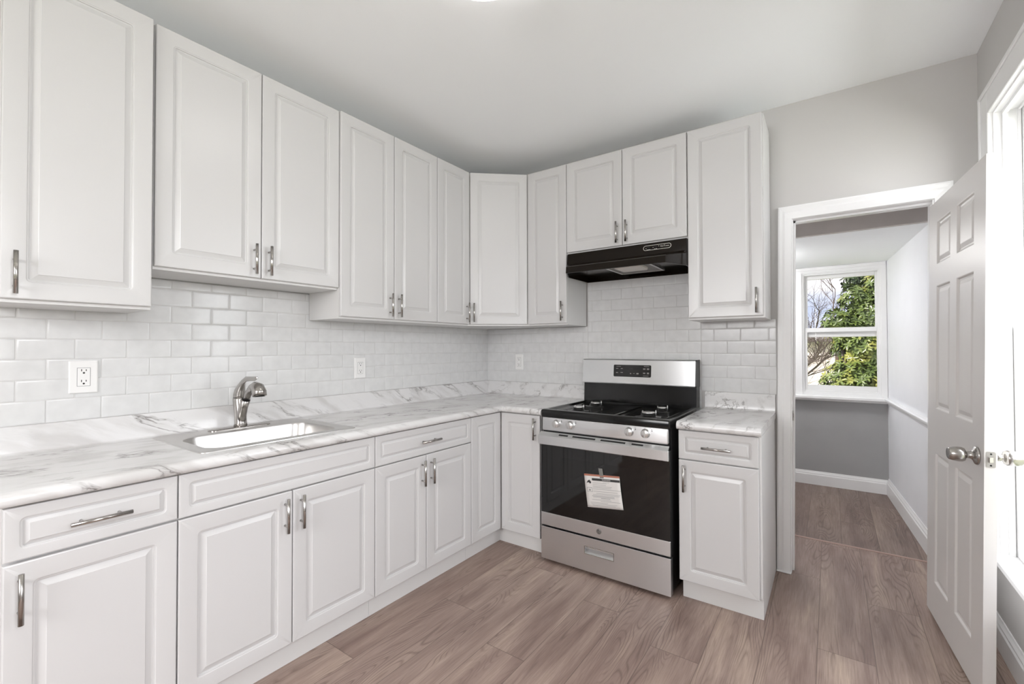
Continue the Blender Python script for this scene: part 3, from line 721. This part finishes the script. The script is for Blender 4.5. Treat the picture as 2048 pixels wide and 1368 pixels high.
# control panel with knobs
b = B(); x0p, x1p = SX0+.35, SX1-.35
b.loops([[(x, SF+.05+k, z) for x, z in rrect(x0p+d, 31.25+d, x1p-d, 34.4-d, .3, 4)] for d, k in ((0, .8), (0, .1), (.08, 0), (.2, -.03))])
cp = obj('control_panel', b, M_steel, st, smooth_angle=40)
for x in (42.65, 46.4, 60.56, 64.1):
    b = B(); o_ = (x, SF+.03, 33.05)
    b.lathe([(.98, 0), (.98, .08), (.86, .12), (.86, .2), (.9, .24), (.84, .75), (.76, .82), (.01, .82)], o_, (0, -1, 0), 28, False)
    b.box(x-.16, SF-1.0, 33.05-.8, x+.16, SF-.7, 33.05+.8, .1)
    obj('knob', b, M_chrome, cp)
    b = B(); b.box(x+1.25, SF-.02, 33.55, x+1.45, SF+.02, 33.75); b.box(x+1.25, SF-.02, 33.9, x+1.4, SF+.02, 34.0)
    obj('marking', b, M_ink, cp)
# oven door
b = B(); b.box(SX0-.02, SF+.12, 8.75, SX1+.02, SF+1.7, 30.0, .1)
od = obj('oven_door', b, M_blackside, st)
b = B(); b.box(SX0+.05, SF, 11.75, SX1-.05, SF+.3, 28.1, .04); g_ = obj('door_glass', b, M_glassblack, od)
b = B(); b.loops([[(x, k, z) for x, z in rrect(43.6, 14.6, 64.2, 25.3, .7, 5)] for k in (SF+.1, SF-.012)]); obj('viewing_window', b, M_glassinner, od)
b = B(); b.box(SX0, SF-.05, 8.8, SX1, SF+.5, 11.85, .08)
ds = obj('lower_trim', b, M_steel, od)
b = B(); b.lathe([(.58, 0), (.58, .05), (.52, .08), (.01, .08)], (53.4, SF-.05, 10.35), (0, -1, 0), 28, False)
b.mi = 1
tp = [(53.4+.44*math.cos(a/24*2*math.pi), SF-.14, 10.35+.44*math.sin(a/24*2*math.pi)) for a in range(25)]
b.tube(tp, .025, 6, cap=False); em = obj('emblem', b, [M_badge, M_steel], od)
text('emblem_letters', 'GE', od, (53.4, SF-.145, 10.33), (1, 0, 0), (0, 0, 1), .55, M_steel, .03, shear=.3)
# handle: full-width flat bar with slots above it
b = B(); b.box(SX0-.25, SF-1.0, 28.05, SX1+.0, SF-.62, 30.2, .12); b.box(SX1-1.3, SF-.7, 28.15, SX1-.05, SF+.1, 30.1, .08); b.box(SX0-.2, SF-.7, 28.15, SX0+1.0, SF+.1, 30.1, .08)
def slant(x0_, x1_, t0, t1, k):     # sloping ledge between the bar and the door, pierced by slots
    p = lambda x, t, kk: (x, SF-.95+t*1.05-kk*.55, 30.12+t*.78+kk*.83)
    b.loops([[p(x0_, t0, 0), p(x1_, t0, 0), p(x1_, t1, 0), p(x0_, t1, 0)], [p(x0_, t0, k), p(x1_, t0, k), p(x1_, t1, k), p(x0_, t1, k)]])
slant(SX0-.1, SX1-.1, 0, 1, .03)
b.mi = 1
for xa, xb in ((43.5, 45.9), (47.1, 52.8), (54.1, 59.8), (61.2, 63.7)): slant(xa, xb, .38, .72, .045)
b.mi = 0
obj('door_handle', b, [M_steel, M_dark], od)
# storage drawer
b = B(); b.box(SX0-.02, SF+.25, .9, SX1+.02, SF+1.7, 8.35); b.bm.free(); b = B()
HX0, HX1, HZ0, HZ1 = 49.9, 56.8, 4.75, 6.35
for (xa, xb, za, zb) in ((SX0-.02, HX0, .85, 8.4), (HX1, SX1+.02, .85, 8.4), (HX0, HX1, .85, HZ0), (HX0, HX1, HZ1, 8.4)):
    b.box(xa, SF, za, xb, SF+1.4, zb)
b.box(HX0, SF+.9, HZ0, HX1, SF+1.4, HZ1); b.loops([[(HX0, SF, HZ0), (HX1, SF, HZ0), (HX1, SF+.9, HZ0), (HX0, SF+.9, HZ0)], [(HX0, SF+.0, HZ0+.05), (HX1, SF+0, HZ0+.05), (HX1, SF+.9, HZ0+.8), (HX0, SF+.9, HZ0+.8)]])
b.box(SX0-.05, SF-.1, 8.25, SX1+.05, SF+.4, 8.42, .04)
sd = obj('storage_drawer', b, M_steel, st)
b = B(); frame_rect(b, 'y', SF-.06, SF+.1, HX0-.12, HZ0-.12, HX1+.12, HZ1+.12, .14, .14, .14, .14, .03); obj('recessed_pull', b, M_nickel, sd)
# backguard
b = B(); yb = -4.2
b.loops([[(x, y, z) for y, z in ((-1.0, 36.0), (yb, 36.0), (yb+.25, 41.3), (-1.0, 41.3))] for x in (SX0+.15, SX1-.15)]); obj('rear_guard', b, M_black, st)
b = B()
pr = [(-1.0, 41.15), (yb-.35, 41.2), (yb-.4, 41.4), (yb+.15, 47.5), (yb+.35, 47.75), (-1.0, 47.8)]
b.loops([[(x, y, z) for y, z in pr] for x in (SX0-.1, SX1-.35)])
b.mi = 1; b.loops([[(x, y+.0, z) for y, z in pr] for x in (SX1-.34, SX1-.02)])
bgd = obj('back_panel', b, [M_steel, M_blackside], st)
def bgp(x, z, k=0.0): # point on the sloped stainless face
    y = (yb-.4)+(z-41.4)/(47.5-41.4)*.55; return (x, y-k, z)
b = B(); b.loops([[bgp(x, z, k) for x, z in rrect(47.5+d, 43.15+d, 57.8-d, 46.3-d, .3, 4)] for d, k in ((0, -.1), (0, .03), (.06, .05))]); dsp = obj('clock_display', b, M_display, bgd); M_dim = plain('dim_print', (.22, .21, .2), .5)
for (x, z, ww, hh) in ((48.9, 45.85, .65, .06), (56.6, 45.95, .7, .06), (56.4, 43.5, .7, .06), (48.5, 45.3, .3, .09), (49.8, 45.3, .28, .09), (48.5, 44.2, .28, .12), (49.8, 44.25, .34, .09), (52.3, 44.05, .16, .14), (53.2, 44.1, .22, .07), (54.2, 44.05, .3, .2), (56.0, 45.3, .32, .17), (57.0, 45.3, .3, .2), (56.0, 44.2, .3, .15), (57.0, 44.2, .28, .2)):
    b = B(); b.loops([[bgp(x+s_*ww, z+t*hh, k) for s_, t in ((-1, -1), (1, -1), (1, 1), (-1, 1))] for k in (.05, .062)]); obj('button_marking', b, M_dim, bgd)
text('display_digits', '12:00', bgd, bgp(52.4, 45.3, .06), (1, 0, 0), (0, 0, 1), .5, plain('unlit_digit', (.035, .035, .035), .4), .01)

# paper notice taped to the oven glass
nt_ = empty('warning_notice', (54.5, SF-.1, 15.5)); tag(nt_, 'white printed safety notice with an orange top edge, taped to the black oven glass', 'notice')
A0, A1, A2, A3 = Vector((49.9, SF-.1, 22.6)), Vector((58.35, SF-.1, 23.25)), Vector((59.25, SF-.12, 16.25)), Vector((50.8, SF-.12, 15.3))
def pp(s_, t, k=0.0):
    q = A0.lerp(A1, s_).lerp(A3.lerp(A2, s_), t); q.y -= k+.35*math.sin(t*math.pi)*(.4+.6*s_)*.5+.05; return tuple(q)
b = B(); n = 10
Vg = [[b.v(pp(i/n, j/n)) for i in range(n+1)] for j in range(n+1)]; Vb = [[b.v(pp(i/n, j/n, -.012)) for i in range(n+1)] for j in range(n+1)]
for j in range(n):
    for i in range(n):
        b.mi = 0; b.smooth = True; b.face([Vg[j][i], Vg[j][i+1], Vg[j+1][i+1], Vg[j+1][i]]); b.face([Vb[j+1][i], Vb[j+1][i+1], Vb[j][i+1], Vb[j][i]])
for i in range(n):
    b.face([Vg[0][i], Vb[0][i], Vb[0][i+1], Vg[0][i+1]]); b.face([Vg[n][i+1], Vb[n][i+1], Vb[n][i], Vg[n][i]])
    b.face([Vg[i+1][0], Vb[i+1][0], Vb[i][0], Vg[i][0]]); b.face([Vg[i][n], Vb[i][n], Vb[i+1][n], Vg[i+1][n]])
obj('sheet', b, M_paper, nt_)
def strip(b, s0, t0, s1, t1, k=.02):
    m = 6; b.loops([[pp(s0+(s1-s0)*i/m, t0, k) for i in range(m+1)]+[pp(s1-(s1-s0)*i/m, t1, k) for i in range(m+1)], [pp(s0+(s1-s0)*i/m, t0, k+.006) for i in range(m+1)]+[pp(s1-(s1-s0)*i/m, t1, k+.006) for i in range(m+1)]])
b = B(); strip(b, 0, 0, 1, .055); obj('orange_band', b, M_orange, nt_)
b = B(); strip(b, .215, .115, .995, .185); obj('title_bar', b, M_ink, nt_)
b = B(); rr = random.Random(5)
for t, s0, s1 in ((.215, .52, .7), (.25, .22, .62), (.30, .22, .6), (.345, .22, .76), (.385, .22, .74), (.43, .22, 1), (.5, .22, .9), (.56, .3, .97), (.6, .2, .95), (.75, .16, .7), (.79, .4, .95), (.84, .1, .6), (.88, .12, .85), (.92, .15, .8)): strip(b, s0, t, s1, t+.010)
strip(b, .17, .64, .8, .655); strip(b, .42, .70, .68, .715); strip(b, .2, .675, .8, .685)
strip(b, .06, .40, .2, .412); strip(b, .05, .52, .19, .53); strip(b, .05, .4, .06, .53); strip(b, .19, .4, .2, .53); strip(b, .1, .45, .15, .5)
obj('printed_lines', b, M_greyink, nt_)
b = B(); c1 = [pp(.05, .27, .022), pp(.09, .2, .022), pp(.14, .17, .022), pp(.19, .245, .022), pp(.155, .29, .022), pp(.11, .25, .022)]; c2 = [pp(.05, .27, .03), pp(.09, .2, .03), pp(.14, .17, .03), pp(.19, .245, .03), pp(.155, .29, .03), pp(.11, .25, .03)]
b.loops([c1, c2]); obj('hazard_symbol', b, M_ink, nt_)
text('title_letters', 'WARNING', nt_, pp(.62, .15, .035), (1, 0, .075), (-.1, 0, 1), .42, M_paper, .01)
b = B(); b.loops([[(53.4, k, 24.3), (54.35, k, 24.35), (54.75, k-.02, 22.2), (53.8, k-.02, 22.1)] for k in (SF-.16, SF-.17)]); obj('tape', b, M_tape, nt_)

# ------------------------------------------------------------------ range hood
rh = empty('range_hood', (53.5, -9, 69.7)); tag(rh, 'black under-cabinet range hood with a mesh filter, mounted over the stove', 'range hood')
HXa, HXb = V2+.45, V4-.05
def hp(z, y, tap): # outline at height z: back corners, front corners with tapered ends
    return [(HXa, -.35, z), (HXb, -.35, z), (HXb, -12.3, z), (HXb-tap, y, z), (HXa+tap, y, z), (HXa, -12.3, z)]
b = B()
b.loops([hp(75.95, -12.35, .01), hp(73.1, -12.9, .05), hp(72.6, -13.6, .3), hp(71.45, -18.3, 2.9), hp(71.3, -18.6, 3.0), hp(69.75, -18.75, 3.0), hp(69.7, -18.6, 3.0),
         [(HXa+.3, -.7, 69.7), (HXb-.3, -.7, 69.7), (HXb-.3, -12.2, 69.7), (HXb-3.2, -18.4, 69.7), (HXa+3.2, -18.4, 69.7), (HXa+.3, -12.2, 69.7)],
         [(HXa+.3, -.7, 71.0), (HXb-.3, -.7, 71.0), (HXb-.3, -12.2, 71.0), (HXb-3.2, -18.3, 71.0), (HXa+3.2, -18.3, 71.0), (HXa+.3, -12.2, 71.0)]])
obj('canopy_body', b, M_hood, rh)
b = B(); frame_rect(b, 'y', 0, .1, 0, 0, 1, 1, .1, .1, .1, .1); b.bm.free(); b = B()
fx0, fx1, fy0, fy1, fz = 49.6, 61.2, -16.6, -3.2, 70.75
for (xa, ya, xb, yb_) in ((fx0, fy0, fx0+.5, fy1), (fx1-.5, fy0, fx1, fy1), (fx0, fy0, fx1, fy0+.5), (fx0, fy1-.5, fx1, fy1)): b.box(xa, ya, fz-.2, xb, yb_, fz+.3, .05)
flt = obj('filter_frame', b, M_chrome, rh)
a = N('filter_mesh'); q = a.n('TexWave', Scale=160.0); q.inputs['Distortion'].default_value = 0; a.l(a.coord((1, 1, 1), (0, 0, .78)), q.inputs['Vector'])
q2 = a.n('TexWave', Scale=160.0); a.l(a.coord((1, 1, 1), (0, 0, -.78)), q2.inputs['Vector'])
a.l(a.ramp(a.math('MULTIPLY', q.outputs[1], q2.outputs[1]), (.1, (.09, .085, .08)), (.6, (.5, .48, .46))), a.p.inputs['Base Color']); a.p.inputs['Metallic'].default_value = .7; a.p.inputs['Roughness'].default_value = .45
b = B(); b.box(fx0+.4, fy0+.4, fz, fx1-.4, fy1-.4, fz+.25); obj('filter_mesh', b, a.m, flt)
b = B(); b.loops([[(x, y, z) for x, y in rrect(52.6+d, -15.8+d, 59.0-d, -9.4-d, .4)] for d, z in ((0, fz), (0, fz-.5), (.15, fz-.7))]); obj('light_lens', b, M_lens, rh)
def hfp(x, z, k): # point on the upper front face of the hood
    y = -12.35-(75.95-z)/(75.95-73.1)*.55; return (x, y-k, z)
b = B(); zc_ = 74.75
o1 = rrect(58.9, zc_-.62, 65.6, zc_+.62, .6, 6); o2 = rrect(59.0, zc_-.52, 65.5, zc_+.52, .5, 6)
b.loops([[hfp(x, z, 0) for x, z in o1], [hfp(x, z, .04) for x, z in o1], [hfp(x, z, .04) for x, z in o2], [hfp(x, z, .0) for x, z in o2]], cap0=False, cap1=False)
sp_ = obj('switch_plate', b, M_silk, rh)
for x in (60.2, 62.0):
    b = B(); b.loops([[hfp(u_, z, k) for u_, z in rrect(x-.42+d, zc_-.22+d, x+.42-d, zc_+.26-d, .12)] for d, k in ((0, 0), (0, .12), (.06, .16))]); obj('rocker_switch', b, M_black, sp_)
b = B()
for x, z in ((59.9, zc_-.42), (60.2, zc_-.42), (60.5, zc_-.42), (61.7, zc_-.4), (62.0, zc_-.4), (62.2, zc_-.4), (59.6, zc_-.1), (61.3, zc_), (62.65, zc_+.2)):
    b.loops([[hfp(x+s_*.09, z+t*.06, k) for s_, t in ((-1, -1), (1, -1), (1, 1), (-1, 1))] for k in (.01, .03)])
obj('switch_print', b, M_silk, sp_)
text('brand_letters', 'NuTone', sp_, hfp(64.1, zc_+.02, .03), (1, 0, 0), (0, -.19, 1), .62, M_silk, .02)

# ------------------------------------------------------------------ ceiling lamp
LX, LY = 56.0, -69.5
cl = empty('ceiling_lamp', (LX, LY, ZC-4.5)); tag(cl, 'lit round frosted dome lamp mounted on the white ceiling', 'ceiling lamp')
b = B(); b.lathe([(6.9, 0), (6.9, -.5), (6.5, -.8), (.01, -.8)], (LX, LY, ZC), (0, 0, 1), 48, False); obj('lamp_base', b, M_trim, cl)
b = B(); b.lathe([(6.45*math.cos(t), -.75-3.6*math.sin(t)) for t in [i/14*math.pi/2*.998 for i in range(15)]], (LX, LY, ZC), (0, 0, 1), 48); obj('lamp_shade', b, M_lampglass, cl)
# added dome lamp, unseen to the side, put in to brighten the far room
fill_lamp = empty('ceiling_lamp', (74, 48, 76)); tag(fill_lamp, 'added unseen dome lamp that brightens the room beyond the doorway', 'ceiling lamp')
b = B(); b.lathe([(6.3, 0), (6.3, -.5), (5.8, -.7), (.01, -.7)], (74, 48, 80.5), (0, 0, 1), 40, False); obj('lamp_base', b, M_trim, fill_lamp)
b = B(); b.lathe([(5.8*math.cos(t), -.7-3.2*math.sin(t)) for t in [i/12*math.pi/2*.998 for i in range(13)]], (74, 48, 80.5), (0, 0, 1), 40); obj('lamp_shade', b, M_fillglass, fill_lamp)

# ------------------------------------------------------------------ outdoors
GZ = -30
b = B(); b.box(-900, -600, GZ-4, 1300, 1900, GZ-.4); o = obj('lawn', b, M_lawn); tag(o, 'green lawn behind the house, seen through the small far window', 'lawn', kind='stuff')
bd = empty('garage_building', (20, 800, GZ)); tag(bd, 'low pale-sided building behind the garden shrub, seen through the far window', 'building')
b = B(); b.box(-160, 765, GZ, 101, 1000, 62); obj('siding_wall', b, M_siding, bd)
b = B(); b.loops([[(x, y, z) for y, z in ((752, 60), (752, 64), (882, 84), (1012, 64), (1012, 60))] for x in (-172, 107)]); obj('roof', b, M_roof, bd)
b = B(); b.box(98, 763.8, GZ, 102, 768, 60); b.box(-160, 763.8, 56, 101, 765, 60); obj('corner_board', b, M_trim, bd)
b = B(); rb = random.Random(12)
for k in range(60):
    x = -150+k*14+rb.uniform(-5, 5); z = rb.uniform(60, 96)
    b.lathe([(.1, z-GZ), (16, (z-GZ)*.8), (22, (z-GZ)*.5), (18, (z-GZ)*.2), (6, 0)], (x, 1150+rb.uniform(-40, 40), GZ), (0, 0, 1), 8)
o = obj('hedgerow', b, M_brick); tag(o, 'brownish leafless hedgerow beyond the low building', 'hedge', kind='stuff')
def branch(b, p, d, L, r, depth, rnd):
    q = p; pts = [q]; dd = d.copy()
    for k in range(4):
        dd = (dd+Vector((rnd.uniform(-.22, .22), rnd.uniform(-.22, .22), rnd.uniform(-.1, .2)))).normalized(); q = q+dd*L/4; pts.append(q)
    b.tube(pts, [r, r*.9, r*.8, r*.7, r*.55], 5, cap=False)
    if depth == 0: return
    for k in range(rnd.choice((3, 4))):
        s_ = rnd.choice(pts[1:]); nd = (dd+Vector((rnd.uniform(-1, 1), rnd.uniform(-1, 1), rnd.uniform(-.5, .8)))).normalized()
        branch(b, s_, nd, L*rnd.uniform(.6, .8), r*.55, depth-1, rnd)
def bare_tree(x, y, h, label, seed, depth=5, r=5):
    e = empty('bare_tree', (x, y, GZ)); tag(e, label, 'tree'); rnd = random.Random(seed)
    b = B(); b.tube([(x, y, GZ), (x+2, y, GZ+h*.3), (x, y, GZ+h*.45)], [r, r*.8, r*.7], 8); b.smooth = True
    for k in range(7): branch(b, Vector((x, y, GZ+h*rnd.uniform(.15, .45))), Vector((rnd.uniform(-1, 1), rnd.uniform(-1, 1), rnd.uniform(.1, 1))).normalized(), h*.26, r*.4, depth-1, rnd)
    obj('trunk_and_branches', b, M_bark, e)
bare_tree(66, 430, 190, 'bare leafless tree beside the pale building, outside the far window', 4, 5, 3.2)
bare_tree(58, 260, 120, 'low twiggy bush with thin bare branches in front of the pale building', 9, 5, 1.0)
# broad-leaved evergreen: many whorls of leaves
def leaf(b, base, d, upv, L, W):
    s_ = d.cross(upv).normalized(); n_ = s_.cross(d).normalized()
    P0 = base; P1 = base+d*L*.35+s_*W*.5+n_*L*.03; P2 = base+d*L*.75+s_*W*.42-n_*L*.03; P3 = base+d*L-n_*L*.12; P4 = base+d*L*.75-s_*W*.42-n_*L*.03; P5 = base+d*L*.35-s_*W*.5+n_*L*.03; m1 = base+d*L*.35-n_*W*.08; m2 = base+d*L*.75-n_*(L*.03+W*.1)
    v = [b.v(tuple(x)) for x in (P0, P1, P2, P3, P4, P5, m1, m2)]
    for f in ((0, 1, 6), (1, 2, 7, 6), (2, 3, 7), (0, 6, 5), (6, 7, 4, 5), (7, 3, 4)): b.face([v[i] for i in f])
def evergreen(name, label, blobs, n, mat, seed, L=4.2):
    e = empty(name, (blobs[0][0], blobs[0][1], GZ)); tag(e, label, 'shrub'); rnd = random.Random(seed); b = B(); sb = B()
    tot = sum(q[3]**2 for q in blobs)
    for (x, y, z, r) in blobs:
        c0 = Vector((x, y, z))
        sb.tube([(blobs[0][0], blobs[0][1], GZ), ((x+blobs[0][0])/2+3, (y+blobs[0][1])/2, (GZ+z)/2), (x, y, z)], [2.2, 1.5, .7], 6)
        for k in range(int(n*r*r/tot)):
            d = Vector((rnd.gauss(0, 1), rnd.gauss(0, 1), rnd.gauss(0, 1))).normalized(); 
            if d.y > .55: d.y *= -1
            p = c0+d*r*rnd.uniform(.72, 1.05); ax = (d+Vector((0, 0, .5))).normalized(); a = ax.orthogonal().normalized(); bb = ax.cross(a); t0 = rnd.uniform(0, 6.3); m = rnd.choice((5, 6, 7))
            for i in range(m):
                t = t0+i*2*math.pi/m; q = (a*math.cos(t)+bb*math.sin(t)+ax*rnd.uniform(-.15, .5)).normalized(); leaf(b, p, q, ax, L*rnd.uniform(.75, 1.15), L*.36)
    obj('foliage', b, mat, e); obj('stem', sb, M_bark, e)
evergreen('evergreen_shrub', 'broad-leaved evergreen shrub with sunlit yellow-green leaves close outside the far window',
          [(108, 190, 30, 17), (119, 196, 40, 16), (100, 186, 20, 10), (112, 192, 52, 15), (124, 200, 22, 16), (104, 188, 60, 10), (117, 196, 68, 14), (99, 184, 66, 7), (112, 190, 12, 14), (126, 200, 56, 14), (121, 198, 84, 11), (108, 192, 78, 8), (98, 182, 8, 8)], 3000, M_leaf, 21, 3.1)
evergreen('evergreen_tree', 'dark evergreen tree rising behind the sunlit shrub, outside the far window',
          [(128, 250, 60, 24), (122, 252, 92, 14), (135, 250, 100, 18), (110, 248, 96, 8), (130, 250, 20, 26), (112, 250, 50, 14)], 1500, M_leafd, 33, 3.8)
